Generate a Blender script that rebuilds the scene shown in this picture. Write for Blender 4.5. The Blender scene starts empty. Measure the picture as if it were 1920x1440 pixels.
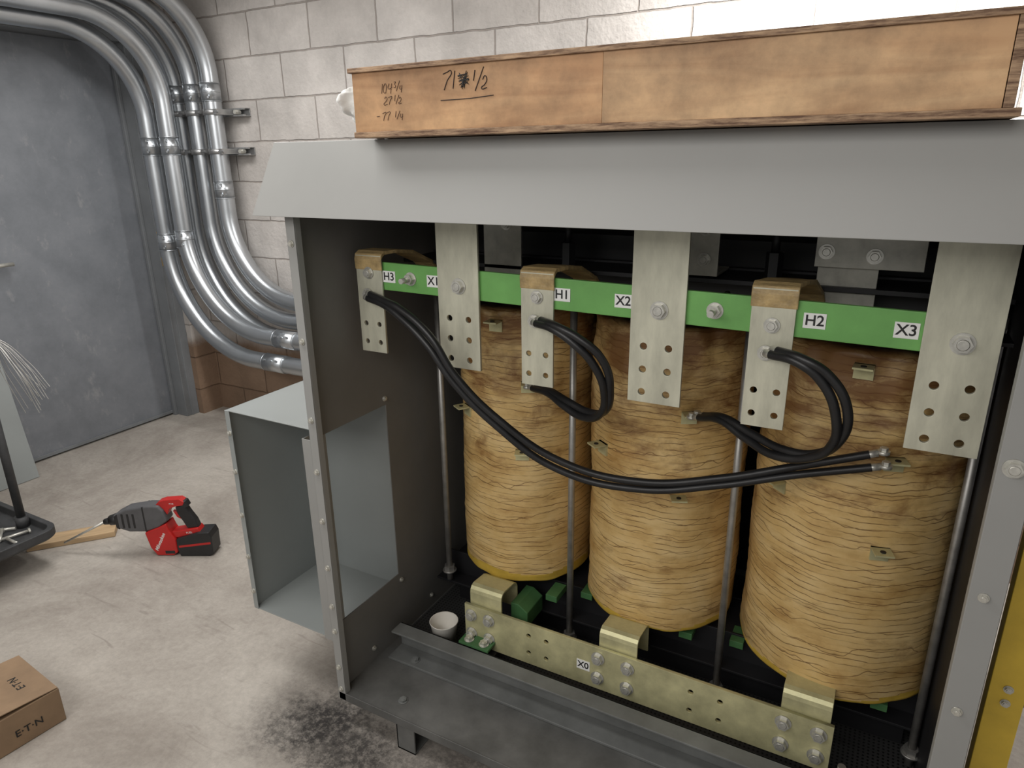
import bpy, bmesh, math, random
from mathutils import Vector, Matrix, noise
random.seed(4)
scene=bpy.context.scene
COL=scene.collection
scene.view_settings.view_transform='Standard'

# ------------------------------------------------------------------ helpers
WM={}
def reg(o,M,parent=None):
    COL.objects.link(o)
    WM[o.name]=M
    if parent is not None:
        o.parent=parent
        o.matrix_parent_inverse=WM[parent.name].inverted()
    o.matrix_basis=M
    return o
def empty(name,loc,label=None,cat=None,M=None,parent=None,group=None):
    o=bpy.data.objects.new(name,None); o.empty_display_size=.05
    reg(o,M if M is not None else Matrix.Translation(loc),parent)
    tag(o,label,cat,group); return o
def tag(o,label=None,cat=None,group=None,kind=None):
    if label: o["label"]=label
    if cat: o["category"]=cat
    if group: o["group"]=group
    if kind: o["kind"]=kind
    return o
def mobj(name,bm,mats,M=Matrix.Identity(4),parent=None,smooth=False,recenter=True,bevel=0,seg=2):
    me=bpy.data.meshes.new(name)
    bmesh.ops.recalc_face_normals(bm,faces=bm.faces)
    if recenter and len(bm.verts):
        mn=Vector([min(v.co[i] for v in bm.verts) for i in range(3)]); mx=Vector([max(v.co[i] for v in bm.verts) for i in range(3)])
        c=(mn+mx)/2
        bmesh.ops.translate(bm,verts=bm.verts,vec=-c); M=M@Matrix.Translation(c)
    bm.to_mesh(me); bm.free()
    if not isinstance(mats,(list,tuple)): mats=[mats]
    for m in mats: me.materials.append(m)
    if smooth:
        for p in me.polygons: p.use_smooth=True
    o=bpy.data.objects.new(name,me); reg(o,M,parent)
    if bevel>0:
        b=o.modifiers.new('bevel','BEVEL'); b.width=bevel; b.segments=seg; b.limit_method='ANGLE'; b.angle_limit=math.radians(40)
    return o
def addbox(bm,x0,x1,y0,y1,z0,z1,mi=0):
    vs=[bm.verts.new(p) for p in [(x0,y0,z0),(x1,y0,z0),(x1,y1,z0),(x0,y1,z0),(x0,y0,z1),(x1,y0,z1),(x1,y1,z1),(x0,y1,z1)]]
    for f in [(0,1,2,3),(4,5,6,7),(0,1,5,4),(1,2,6,5),(2,3,7,6),(3,0,4,7)]:
        fc=bm.faces.new([vs[i] for i in f]); fc.material_index=mi
    return vs
def boxes(name,lst,mats,parent=None,M=Matrix.Identity(4),bevel=.001):
    bm=bmesh.new()
    for b in lst: addbox(bm,*b)
    return mobj(name,bm,mats,M,parent,bevel=bevel)
def cyl(bm,p0,p1,r0,r1=None,n=24,mi=0,cap=True):
    p0=Vector(p0);p1=Vector(p1); r1=r0 if r1 is None else r1
    d=(p1-p0).normalized(); q=d.to_track_quat('Z','Y')
    a=[];b=[]
    for i in range(n):
        t=2*math.pi*i/n; v=q@Vector((math.cos(t),math.sin(t),0))
        a.append(bm.verts.new(p0+v*r0)); b.append(bm.verts.new(p1+v*r1))
    for i in range(n):
        f=bm.faces.new([a[i],a[(i+1)%n],b[(i+1)%n],b[i]]); f.material_index=mi; f.smooth=n>8
    if cap:
        for c in (a,b):
            f=bm.faces.new(c); f.material_index=mi
def prism(name,pts,y0,y1,mat,parent=None,M=Matrix.Identity(4),bevel=.002,seg=2):
    bm=bmesh.new()
    a=[bm.verts.new((x,y0,z)) for x,z in pts]; b=[bm.verts.new((x,y1,z)) for x,z in pts]
    bm.faces.new(a); bm.faces.new(b[::-1]); n=len(pts)
    for i in range(n): bm.faces.new([a[i],a[(i+1)%n],b[(i+1)%n],b[i]])
    return mobj(name,bm,mat,M,parent,bevel=bevel,seg=seg)
def curve_mesh(name,cu,mat,M=Matrix.Identity(4),parent=None,smooth=False,xf=None,recenter=True):
    tmp=bpy.data.objects.new('tmp',cu); COL.objects.link(tmp)
    dg=bpy.context.evaluated_depsgraph_get(); dg.update()
    me=bpy.data.meshes.new_from_object(tmp.evaluated_get(dg))
    bpy.data.objects.remove(tmp); bpy.data.curves.remove(cu)
    if xf is not None: me.transform(xf)
    bm=bmesh.new(); bm.from_mesh(me); bpy.data.meshes.remove(me)
    for f in bm.faces: f.material_index=0
    return mobj(name,bm,mat,M,parent,smooth=smooth,recenter=recenter)
def tube(name,pts,r,mat,parent=None,bez=False,res=8,cap=True):
    cu=bpy.data.curves.new('c','CURVE'); cu.dimensions='3D'; cu.bevel_depth=r; cu.bevel_resolution=res; cu.use_fill_caps=cap
    if bez:
        s=cu.splines.new('BEZIER'); s.bezier_points.add(len(pts)-1)
        for p,c in zip(s.bezier_points,pts): p.co=c; p.handle_left_type='AUTO'; p.handle_right_type='AUTO'
        cu.resolution_u=12
    else:
        s=cu.splines.new('POLY'); s.points.add(len(pts)-1)
        for p,c in zip(s.points,pts): p.co=(*c,1)
    return curve_mesh(name,cu,mat,parent=parent,smooth=True)
RX90=Matrix.Rotation(math.pi/2,4,'X')
def plate_holes(name,outline,holes,thick,mat,M,parent,bev=.0006):
    cu=bpy.data.curves.new('c','CURVE'); cu.dimensions='2D'; cu.fill_mode='BOTH'; cu.extrude=thick/2; cu.bevel_depth=bev
    def sp(pts):
        s=cu.splines.new('POLY'); s.points.add(len(pts)-1); s.use_cyclic_u=True
        for p,c in zip(s.points,pts): p.co=(c[0],c[1],0,1)
    sp(outline)
    for (hx,hz,r) in holes: sp([(hx+r*math.cos(2*math.pi*i/20),hz+r*math.sin(2*math.pi*i/20)) for i in range(20)])
    return curve_mesh(name,cu,mat,M=M,parent=parent,xf=RX90)
def text(body,size,M,mat,parent,name='lettering',shear=0,align='CENTER',ext=.0002,off=0):
    cu=bpy.data.curves.new('t','FONT'); cu.body=body; cu.size=size; cu.extrude=ext; cu.shear=shear; cu.align_x=align; cu.align_y='CENTER'; cu.offset=off
    return curve_mesh(name,cu,mat,M=M,parent=parent)
def T(x,y,z): return Matrix.Translation((x,y,z))
FY=RX90
FX=Matrix.Rotation(math.pi/2,4,'Z')@RX90

# ------------------------------------------------------------------ materials
def newmat(name):
    m=bpy.data.materials.new(name); m.use_nodes=True
    nt=m.node_tree; b=nt.nodes['Principled BSDF']; return m,nt,b
def simple(name,col,rough=.5,metal=0.,var=.12,scale=8.,bump=.0,bscale=60.,stretch=(1,1,1),spec=.5,dist=.01):
    m,nt,b=newmat(name); N=nt.nodes; L=nt.links
    tc=N.new('ShaderNodeTexCoord'); mp=N.new('ShaderNodeMapping'); mp.inputs['Scale'].default_value=stretch
    L.new(tc.outputs['Object'],mp.inputs[0])
    ns=N.new('ShaderNodeTexNoise'); ns.inputs['Scale'].default_value=scale; ns.inputs['Detail'].default_value=6; ns.inputs['Roughness'].default_value=.65
    L.new(mp.outputs[0],ns.inputs['Vector'])
    r=N.new('ShaderNodeValToRGB'); c=Vector(col)
    r.color_ramp.elements[0].position=.3; r.color_ramp.elements[1].position=.72
    r.color_ramp.elements[0].color=(*(c*(1-var)),1); r.color_ramp.elements[1].color=(*[min(1,k) for k in c*(1+var)],1)
    L.new(ns.outputs['Fac'],r.inputs[0]); L.new(r.outputs[0],b.inputs['Base Color'])
    b.inputs['Metallic'].default_value=metal
    mr=N.new('ShaderNodeMapRange'); mr.inputs['To Min'].default_value=max(.02,rough-.1); mr.inputs['To Max'].default_value=min(1,rough+.1)
    L.new(ns.outputs['Fac'],mr.inputs[0]); L.new(mr.outputs[0],b.inputs['Roughness'])
    b.inputs['Specular IOR Level'].default_value=spec
    if bump>0:
        n2=N.new('ShaderNodeTexNoise'); n2.inputs['Scale'].default_value=bscale; n2.inputs['Detail'].default_value=4
        L.new(mp.outputs[0],n2.inputs['Vector'])
        bp=N.new('ShaderNodeBump'); bp.inputs['Strength'].default_value=bump; bp.inputs['Distance'].default_value=dist
        L.new(n2.outputs['Fac'],bp.inputs['Height']); L.new(bp.outputs[0],b.inputs['Normal'])
    return m
gray=simple('cabinet_paint',(.29,.29,.28),.42,0,.04,3)
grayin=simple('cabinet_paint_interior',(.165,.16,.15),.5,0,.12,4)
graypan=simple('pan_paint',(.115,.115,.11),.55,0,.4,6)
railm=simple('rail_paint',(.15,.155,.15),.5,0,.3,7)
graybox=simple('wireway_paint',(.285,.305,.30),.38,0,.05,3)
black=simple('black_steel',(.012,.012,.014),.5,0,.3,8)
navy=simple('louver_paint',(.02,.026,.045),.4,0,.2,6)
steel=simple('bolt_steel',(.58,.57,.52),.35,.6,.2,60)
rodm=simple('rod_steel',(.40,.39,.37),.4,.7,.2,30)
zinc=simple('plated_bus_bar',(.56,.55,.44),.42,.30,.26,16,.0,90,(1,1,.3))
zincd=simple('dull_bus_plate',(.42,.41,.36),.42,.3,.25,18)
yzinc=simple('yellow_chromate_bar',(.57,.54,.31),.40,.35,.28,12)
green=simple('green_paint',(.145,.37,.095),.45,0,.16,9)
dgreen=simple('green_insulator',(.055,.15,.055),.5,0,.25,10)
white=simple('label_white',(.78,.78,.76),.5,0,.03,6)
ink=simple('black_ink',(.012,.012,.012),.6,0,.05,6)
hand=simple('marker_ink',(.09,.045,.026),.8,0,.3,60)
handd=simple('dark_marker_ink',(.035,.02,.014),.8,0,.3,60)
rubber=simple('cable_jacket',(.014,.014,.015),.4,0,.3,20)
tape=simple('varnished_tape',(.40,.285,.13),.5,0,.4,30,.3,80,(1,4,1))
frame_m=simple('frame_paint',(.19,.20,.21),.5,0,.15,5)
redp=simple('red_plastic',(.50,.02,.018),.35,0,.10,10)
dgray=simple('grey_plastic',(.10,.10,.105),.45,0,.15,20)
blackp=simple('black_plastic',(.018,.018,.019),.42,0,.2,20)
cartm=simple('cart_plastic',(.045,.046,.048),.55,0,.35,14,.1,90)
yellow=simple('ladder_yellow',(.66,.45,.05),.5,0,.15,9)
foam=simple('foam_white',(.80,.80,.78),.6,0,.04,12,.4,40)
cupm=simple('paper_white',(.72,.69,.63),.6,0,.04,12)
pine=simple('pine_wood',(.50,.35,.20),.6,0,.25,5,.1,60,(1,12,12))
cardb=simple('cardboard',(.28,.185,.11),.75,0,.2,7,.05,120)
cardd=simple('cardboard_edge',(.20,.125,.07),.8,0,.2,9)
wirem=simple('tie_wire',(.45,.44,.42),.4,.8,.1,20)
ceilm=simple('ceiling_concrete',(.22,.18,.14),.9,0,.2,4,.2,40)
strutm=simple('strut_galv',(.42,.42,.42),.4,.8,.2,20)
galv=simple('galvanized_conduit',(.52,.545,.57),.33,.92,.09,3)

def mk_block():
    m,nt,b=newmat('painted_block'); N=nt.nodes;L=nt.links
    tc=N.new('ShaderNodeTexCoord'); sx=N.new('ShaderNodeSeparateXYZ'); L.new(tc.outputs['Object'],sx.inputs[0])
    ad=N.new('ShaderNodeMath'); ad.operation='ADD'; L.new(sx.outputs['X'],ad.inputs[0]); L.new(sx.outputs['Y'],ad.inputs[1])
    cx=N.new('ShaderNodeCombineXYZ'); L.new(ad.outputs[0],cx.inputs['X']); L.new(sx.outputs['Z'],cx.inputs['Y'])
    mp=N.new('ShaderNodeMapping'); mp.inputs['Location'].default_value=(.06,.045,0); L.new(cx.outputs[0],mp.inputs[0])
    nw=N.new('ShaderNodeTexNoise'); nw.inputs['Scale'].default_value=14; nw.inputs['Detail'].default_value=4; L.new(tc.outputs['Object'],nw.inputs['Vector'])
    wv=N.new('ShaderNodeVectorMath'); wv.operation='MULTIPLY_ADD'; wv.inputs[1].default_value=(.012,.012,0); L.new(nw.outputs['Color'],wv.inputs[0]); L.new(mp.outputs[0],wv.inputs[2])
    br=N.new('ShaderNodeTexBrick'); br.inputs['Scale'].default_value=1; br.inputs['Brick Width'].default_value=.425; br.inputs['Row Height'].default_value=.2125
    br.inputs['Mortar Size'].default_value=.005; br.inputs['Mortar Smooth'].default_value=.6; br.offset=.5
    br.inputs['Color1'].default_value=(.52,.485,.455,1); br.inputs['Color2'].default_value=(.60,.565,.535,1); br.inputs['Mortar'].default_value=(.36,.32,.29,1)
    L.new(wv.outputs[0],br.inputs['Vector'])
    ns=N.new('ShaderNodeTexNoise'); ns.inputs['Scale'].default_value=60; ns.inputs['Detail'].default_value=6; L.new(tc.outputs['Object'],ns.inputs['Vector'])
    n2=N.new('ShaderNodeTexNoise'); n2.inputs['Scale'].default_value=4; n2.inputs['Detail'].default_value=8; n2.inputs['Roughness'].default_value=.7; L.new(tc.outputs['Object'],n2.inputs['Vector'])
    mr=N.new('ShaderNodeMapRange'); mr.inputs['From Min'].default_value=.3; mr.inputs['From Max'].default_value=.7; mr.inputs['To Min'].default_value=.76; mr.inputs['To Max'].default_value=1.12; L.new(n2.outputs['Fac'],mr.inputs[0])
    mul=N.new('ShaderNodeVectorMath'); mul.operation='SCALE'; L.new(br.outputs['Color'],mul.inputs[0]); L.new(mr.outputs[0],mul.inputs['Scale'])
    zr=N.new('ShaderNodeMapRange'); zr.inputs['From Min'].default_value=.50; zr.inputs['From Max'].default_value=.58; zr.inputs['To Min'].default_value=1; zr.inputs['To Max'].default_value=0
    za=N.new('ShaderNodeMath'); za.operation='MULTIPLY_ADD'; za.inputs[1].default_value=.12; L.new(n2.outputs['Fac'],za.inputs[0]); L.new(sx.outputs['Z'],za.inputs[2])
    L.new(za.outputs[0],zr.inputs[0])
    bw=N.new('ShaderNodeVectorMath'); bw.operation='MULTIPLY'; bw.inputs[1].default_value=(.48,.34,.24); L.new(mul.outputs[0],bw.inputs[0])
    mx=N.new('ShaderNodeMix'); mx.data_type='RGBA'; L.new(zr.outputs[0],mx.inputs['Factor']); L.new(mul.outputs[0],mx.inputs['A']); L.new(bw.outputs[0],mx.inputs['B'])
    L.new(mx.outputs['Result'],b.inputs['Base Color'])
    b.inputs['Roughness'].default_value=.75
    hm=N.new('ShaderNodeMath'); hm.operation='MULTIPLY_ADD'; hm.inputs[1].default_value=-1.; L.new(br.outputs['Fac'],hm.inputs[0])
    sc=N.new('ShaderNodeMath'); sc.operation='MULTIPLY'; sc.inputs[1].default_value=.5; L.new(ns.outputs['Fac'],sc.inputs[0]); L.new(sc.outputs[0],hm.inputs[2])
    bp=N.new('ShaderNodeBump'); bp.inputs['Strength'].default_value=.7; bp.inputs['Distance'].default_value=.01; L.new(hm.outputs[0],bp.inputs['Height']); L.new(bp.outputs[0],b.inputs['Normal'])
    return m
block=mk_block()

def mk_floor():
    m,nt,b=newmat('dusty_concrete'); N=nt.nodes;L=nt.links
    tc=N.new('ShaderNodeTexCoord')
    n1=N.new('ShaderNodeTexNoise'); n1.inputs['Scale'].default_value=1.5; n1.inputs['Detail'].default_value=12; n1.inputs['Roughness'].default_value=.74; n1.inputs['Distortion'].default_value=.4; L.new(tc.outputs['Object'],n1.inputs['Vector'])
    n2=N.new('ShaderNodeTexNoise'); n2.inputs['Scale'].default_value=55; n2.inputs['Detail'].default_value=8; n2.inputs['Roughness'].default_value=.8; L.new(tc.outputs['Object'],n2.inputs['Vector'])
    r=N.new('ShaderNodeValToRGB'); r.color_ramp.elements[0].position=.36; r.color_ramp.elements[1].position=.64
    r.color_ramp.elements[0].color=(.31,.275,.24,1); r.color_ramp.elements[1].color=(.50,.46,.41,1); L.new(n1.outputs['Fac'],r.inputs[0])
    mr=N.new('ShaderNodeMapRange'); mr.inputs['From Min'].default_value=.3; mr.inputs['From Max'].default_value=.7; mr.inputs['To Min'].default_value=.82; mr.inputs['To Max'].default_value=1.10; L.new(n2.outputs['Fac'],mr.inputs[0])
    mul=N.new('ShaderNodeVectorMath'); mul.operation='SCALE'; L.new(r.outputs[0],mul.inputs[0]); L.new(mr.outputs[0],mul.inputs['Scale'])
    cur=mul.outputs[0]
    ms=N.new('ShaderNodeMapping'); ms.inputs['Scale'].default_value=(1.2,9,1); ms.inputs['Rotation'].default_value=(0,0,.7); L.new(tc.outputs['Object'],ms.inputs[0])
    n4=N.new('ShaderNodeTexNoise'); n4.inputs['Scale'].default_value=3; n4.inputs['Detail'].default_value=6; n4.inputs['Distortion'].default_value=1.5; L.new(ms.outputs[0],n4.inputs['Vector'])
    vr=N.new('ShaderNodeMapRange'); vr.inputs['From Min'].default_value=.62; vr.inputs['From Max'].default_value=.72; vr.inputs['To Min'].default_value=0; vr.inputs['To Max'].default_value=.45; L.new(n4.outputs['Fac'],vr.inputs[0])
    mxs=N.new('ShaderNodeMix'); mxs.data_type='RGBA'; L.new(vr.outputs[0],mxs.inputs['Factor']); L.new(cur,mxs.inputs['A']); mxs.inputs['B'].default_value=(.22,.19,.165,1); cur=mxs.outputs['Result']
    wn=N.new('ShaderNodeTexNoise'); wn.inputs['Scale'].default_value=6; wn.inputs['Detail'].default_value=12; wn.inputs['Roughness'].default_value=.82; L.new(tc.outputs['Object'],wn.inputs['Vector'])
    va=N.new('ShaderNodeVectorMath'); va.operation='MULTIPLY_ADD'; va.inputs[1].default_value=(.5,.5,0); va.inputs[2].default_value=(-.25,-.25,0)
    L.new(wn.outputs['Color'],va.inputs[0])
    vv=N.new('ShaderNodeVectorMath'); vv.operation='ADD'; L.new(tc.outputs['Object'],vv.inputs[0]); L.new(va.outputs[0],vv.inputs[1])
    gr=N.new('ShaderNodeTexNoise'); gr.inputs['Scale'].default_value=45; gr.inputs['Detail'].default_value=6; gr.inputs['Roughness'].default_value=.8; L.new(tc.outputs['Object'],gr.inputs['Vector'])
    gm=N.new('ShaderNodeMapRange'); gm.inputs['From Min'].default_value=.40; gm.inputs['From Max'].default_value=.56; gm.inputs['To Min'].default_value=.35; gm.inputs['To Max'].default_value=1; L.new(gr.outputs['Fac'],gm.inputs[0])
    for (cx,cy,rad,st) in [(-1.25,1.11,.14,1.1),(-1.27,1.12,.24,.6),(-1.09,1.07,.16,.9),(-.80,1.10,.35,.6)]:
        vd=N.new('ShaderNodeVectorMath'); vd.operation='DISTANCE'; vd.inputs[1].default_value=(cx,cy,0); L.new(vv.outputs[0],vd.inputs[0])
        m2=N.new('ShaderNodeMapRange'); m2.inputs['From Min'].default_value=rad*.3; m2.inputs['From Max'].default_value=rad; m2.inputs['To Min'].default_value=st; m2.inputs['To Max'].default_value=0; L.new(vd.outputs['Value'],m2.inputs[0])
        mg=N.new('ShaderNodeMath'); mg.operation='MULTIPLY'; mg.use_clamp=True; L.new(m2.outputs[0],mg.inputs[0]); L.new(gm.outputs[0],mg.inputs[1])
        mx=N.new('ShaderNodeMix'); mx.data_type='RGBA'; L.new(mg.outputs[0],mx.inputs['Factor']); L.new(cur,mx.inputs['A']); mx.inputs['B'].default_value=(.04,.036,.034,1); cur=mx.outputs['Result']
    L.new(cur,b.inputs['Base Color']); b.inputs['Roughness'].default_value=.82
    bp=N.new('ShaderNodeBump'); bp.inputs['Strength'].default_value=.15; bp.inputs['Distance'].default_value=.004; L.new(n2.outputs['Fac'],bp.inputs['Height']); L.new(bp.outputs[0],b.inputs['Normal'])
    return m
floorm=mk_floor()

def mk_door():
    m,nt,b=newmat('worn_door_paint'); N=nt.nodes;L=nt.links
    tc=N.new('ShaderNodeTexCoord')
    n1=N.new('ShaderNodeTexNoise'); n1.inputs['Scale'].default_value=5; n1.inputs['Detail'].default_value=10; n1.inputs['Roughness'].default_value=.7; L.new(tc.outputs['Object'],n1.inputs['Vector'])
    r=N.new('ShaderNodeValToRGB'); r.color_ramp.elements[0].position=.25; r.color_ramp.elements[1].position=.8
    r.color_ramp.elements[0].color=(.15,.162,.18,1); r.color_ramp.elements[1].color=(.25,.262,.285,1); L.new(n1.outputs['Fac'],r.inputs[0])
    mp=N.new('ShaderNodeMapping'); mp.inputs['Scale'].default_value=(1,1,.55); L.new(tc.outputs['Object'],mp.inputs[0])
    n2=N.new('ShaderNodeTexNoise'); n2.inputs['Scale'].default_value=15; n2.inputs['Detail'].default_value=8; n2.inputs['Roughness'].default_value=.7; L.new(mp.outputs[0],n2.inputs['Vector'])
    r2=N.new('ShaderNodeValToRGB'); r2.color_ramp.elements[0].position=.58; r2.color_ramp.elements[1].position=.74; r2.color_ramp.elements[0].color=(0,0,0,1); r2.color_ramp.elements[1].color=(.45,.45,.45,1); L.new(n2.outputs['Fac'],r2.inputs[0])
    mx=N.new('ShaderNodeMix'); mx.data_type='RGBA'; L.new(r2.outputs[0],mx.inputs['Factor']); L.new(r.outputs[0],mx.inputs['A']); mx.inputs['B'].default_value=(.40,.40,.40,1)
    L.new(mx.outputs['Result'],b.inputs['Base Color']); b.inputs['Roughness'].default_value=.5
    return m
doorm=mk_door()

def mk_ply(name,c0,c1):
    m,nt,b=newmat(name); N=nt.nodes;L=nt.links
    tc=N.new('ShaderNodeTexCoord'); mp=N.new('ShaderNodeMapping'); mp.inputs['Scale'].default_value=(1.6,12,14); L.new(tc.outputs['Object'],mp.inputs[0])
    n1=N.new('ShaderNodeTexNoise'); n1.inputs['Scale'].default_value=1.5; n1.inputs['Detail'].default_value=8; n1.inputs['Distortion'].default_value=1.2; L.new(mp.outputs[0],n1.inputs['Vector'])
    r=N.new('ShaderNodeValToRGB'); r.color_ramp.elements[0].position=.3; r.color_ramp.elements[1].position=.65; r.color_ramp.elements[0].color=(*c0,1); r.color_ramp.elements[1].color=(*c1,1); L.new(n1.outputs['Fac'],r.inputs[0])
    n3=N.new('ShaderNodeTexNoise'); n3.inputs['Scale'].default_value=6; n3.inputs['Detail'].default_value=10; n3.inputs['Roughness'].default_value=.7; L.new(tc.outputs['Object'],n3.inputs['Vector'])
    m3=N.new('ShaderNodeMapRange'); m3.inputs['From Min'].default_value=.35; m3.inputs['From Max'].default_value=.62; m3.inputs['To Min'].default_value=.55; m3.inputs['To Max'].default_value=1.08; L.new(n3.outputs['Fac'],m3.inputs[0])
    ml=N.new('ShaderNodeVectorMath'); ml.operation='SCALE'; L.new(r.outputs[0],ml.inputs[0]); L.new(m3.outputs[0],ml.inputs['Scale'])
    v=N.new('ShaderNodeTexVoronoi'); v.inputs['Scale'].default_value=5; v.voronoi_dimensions='3D'; L.new(tc.outputs['Object'],v.inputs['Vector'])
    r2=N.new('ShaderNodeValToRGB'); r2.color_ramp.elements[0].position=.04; r2.color_ramp.elements[1].position=.12; r2.color_ramp.elements[0].color=(.7,.7,.7,1); r2.color_ramp.elements[1].color=(0,0,0,1); L.new(v.outputs['Distance'],r2.inputs[0])
    mx=N.new('ShaderNodeMix'); mx.data_type='RGBA'; L.new(r2.outputs[0],mx.inputs['Factor']); L.new(ml.outputs[0],mx.inputs['A']); mx.inputs['B'].default_value=(.12,.045,.015,1)
    L.new(mx.outputs['Result'],b.inputs['Base Color']); b.inputs['Roughness'].default_value=.6
    return m
ply=mk_ply('plywood_face',(.41,.23,.11),(.60,.39,.21))
ply2=mk_ply('plywood_face_dark',(.35,.18,.08),(.52,.31,.155))
def mk_edge():
    m,nt,b=newmat('plywood_edge'); N=nt.nodes;L=nt.links
    tc=N.new('ShaderNodeTexCoord'); w=N.new('ShaderNodeTexNoise'); w.inputs['Scale'].default_value=6; w.inputs['Detail'].default_value=8; w.inputs['Roughness'].default_value=.7
    mp=N.new('ShaderNodeMapping'); mp.inputs['Scale'].default_value=(3,3,30); L.new(tc.outputs['Object'],mp.inputs[0]); L.new(mp.outputs[0],w.inputs['Vector'])
    r=N.new('ShaderNodeValToRGB'); r.color_ramp.elements[0].position=.38; r.color_ramp.elements[1].position=.62; r.color_ramp.elements[0].color=(.10,.05,.028,1); r.color_ramp.elements[1].color=(.42,.28,.17,1); L.new(w.outputs['Fac'],r.inputs[0]); L.new(r.outputs[0],b.inputs['Base Color']); b.inputs['Roughness'].default_value=.75
    return m
plyedge=mk_edge()

def mk_coil():
    m,nt,b=newmat('varnished_paper_winding'); N=nt.nodes;L=nt.links
    tc=N.new('ShaderNodeTexCoord'); sx=N.new('ShaderNodeSeparateXYZ'); L.new(tc.outputs['Object'],sx.inputs[0])
    oi=N.new('ShaderNodeObjectInfo')
    off=N.new('ShaderNodeVectorMath'); off.operation='ADD'; L.new(tc.outputs['Object'],off.inputs[0]); L.new(oi.outputs['Location'],off.inputs[1])
    mp=N.new('ShaderNodeMapping'); mp.inputs['Scale'].default_value=(2.2,2.2,4); L.new(off.outputs[0],mp.inputs[0])
    n1=N.new('ShaderNodeTexNoise'); n1.inputs['Scale'].default_value=3; n1.inputs['Detail'].default_value=9; n1.inputs['Roughness'].default_value=.65; L.new(mp.outputs[0],n1.inputs['Vector'])
    r=N.new('ShaderNodeValToRGB'); e=r.color_ramp.elements; e[0].position=.28; e[0].color=(.43,.245,.075,1); e[1].position=.72; e[1].color=(.80,.60,.30,1)
    k=e.new(.48); k.color=(.665,.455,.185,1); L.new(n1.outputs['Fac'],r.inputs[0])
    def lines(period,warp,wscale,width,seed):
        nz=N.new('ShaderNodeTexNoise'); nz.inputs['Scale'].default_value=wscale; nz.inputs['Detail'].default_value=4; nz.inputs['Roughness'].default_value=.55
        sh=N.new('ShaderNodeVectorMath'); sh.operation='ADD'; sh.inputs[1].default_value=(seed,seed*2,0); L.new(off.outputs[0],sh.inputs[0]); L.new(sh.outputs[0],nz.inputs['Vector'])
        a=N.new('ShaderNodeMath'); a.operation='MULTIPLY_ADD'; a.inputs[1].default_value=warp; L.new(nz.outputs['Fac'],a.inputs[0]); L.new(sx.outputs['Z'],a.inputs[2])
        d=N.new('ShaderNodeMath'); d.operation='DIVIDE'; d.inputs[1].default_value=period; L.new(a.outputs[0],d.inputs[0])
        fr=N.new('ShaderNodeMath'); fr.operation='FRACT'; L.new(d.outputs[0],fr.inputs[0])
        mr=N.new('ShaderNodeMapRange'); mr.interpolation_type='SMOOTHSTEP'; mr.inputs['From Min'].default_value=0; mr.inputs['From Max'].default_value=width; mr.inputs['To Min'].default_value=1; mr.inputs['To Max'].default_value=0; L.new(fr.outputs[0],mr.inputs[0])
        return fr.outputs[0],mr.outputs[0]
    f1,l1=lines(.0165,.055,4.5,.20,0)
    f2,l2=lines(.047,.16,3.5,.06,5)
    nb=N.new('ShaderNodeTexNoise'); nb.inputs['Scale'].default_value=7; nb.inputs['Detail'].default_value=5; L.new(mp.outputs[0],nb.inputs['Vector'])
    mb=N.new('ShaderNodeMapRange'); mb.inputs['From Min'].default_value=.40; mb.inputs['From Max'].default_value=.58; mb.inputs['To Min'].default_value=.08; mb.inputs['To Max'].default_value=1.0; L.new(nb.outputs['Fac'],mb.inputs[0])
    ml=N.new('ShaderNodeMath'); ml.operation='MULTIPLY'; L.new(l1,ml.inputs[0]); L.new(mb.outputs[0],ml.inputs[1])
    l2s=N.new('ShaderNodeMath'); l2s.operation='MULTIPLY'; l2s.inputs[1].default_value=.85; L.new(l2,l2s.inputs[0])
    mxx=N.new('ShaderNodeMath'); mxx.operation='MAXIMUM'; L.new(ml.outputs[0],mxx.inputs[0]); L.new(l2s.outputs[0],mxx.inputs[1])
    mx=N.new('ShaderNodeMix'); mx.data_type='RGBA'; L.new(mxx.outputs[0],mx.inputs['Factor']); L.new(r.outputs[0],mx.inputs['A']); mx.inputs['B'].default_value=(.12,.05,.014,1)
    mp2=N.new('ShaderNodeMapping'); mp2.inputs['Scale'].default_value=(1,1,2.0); L.new(off.outputs[0],mp2.inputs[0])
    n3=N.new('ShaderNodeTexNoise'); n3.inputs['Scale'].default_value=6.5; n3.inputs['Detail'].default_value=9; n3.inputs['Roughness'].default_value=.68; n3.inputs['Distortion'].default_value=.4; L.new(mp2.outputs[0],n3.inputs['Vector'])
    zz=N.new('ShaderNodeMapRange'); zz.inputs['From Min'].default_value=-.05; zz.inputs['From Max'].default_value=.40; zz.inputs['To Min'].default_value=0; zz.inputs['To Max'].default_value=.24; L.new(sx.outputs['Z'],zz.inputs[0])
    sa=N.new('ShaderNodeMath'); sa.operation='ADD'; L.new(n3.outputs['Fac'],sa.inputs[0]); L.new(zz.outputs[0],sa.inputs[1])
    rs=N.new('ShaderNodeMapRange'); rs.inputs['From Min'].default_value=.57; rs.inputs['From Max'].default_value=.76; rs.inputs['To Min'].default_value=0; rs.inputs['To Max'].default_value=.85; L.new(sa.outputs[0],rs.inputs[0])
    m2=N.new('ShaderNodeMix'); m2.data_type='RGBA'; L.new(rs.outputs[0],m2.inputs['Factor']); L.new(mx.outputs['Result'],m2.inputs['A']); m2.inputs['B'].default_value=(.17,.065,.018,1)
    L.new(m2.outputs['Result'],b.inputs['Base Color']); b.inputs['Roughness'].default_value=.42
    hb=N.new('ShaderNodeMath'); hb.operation='MULTIPLY_ADD'; hb.inputs[1].default_value=1.6; L.new(n1.outputs['Fac'],hb.inputs[0]); L.new(f1,hb.inputs[2])
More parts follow.
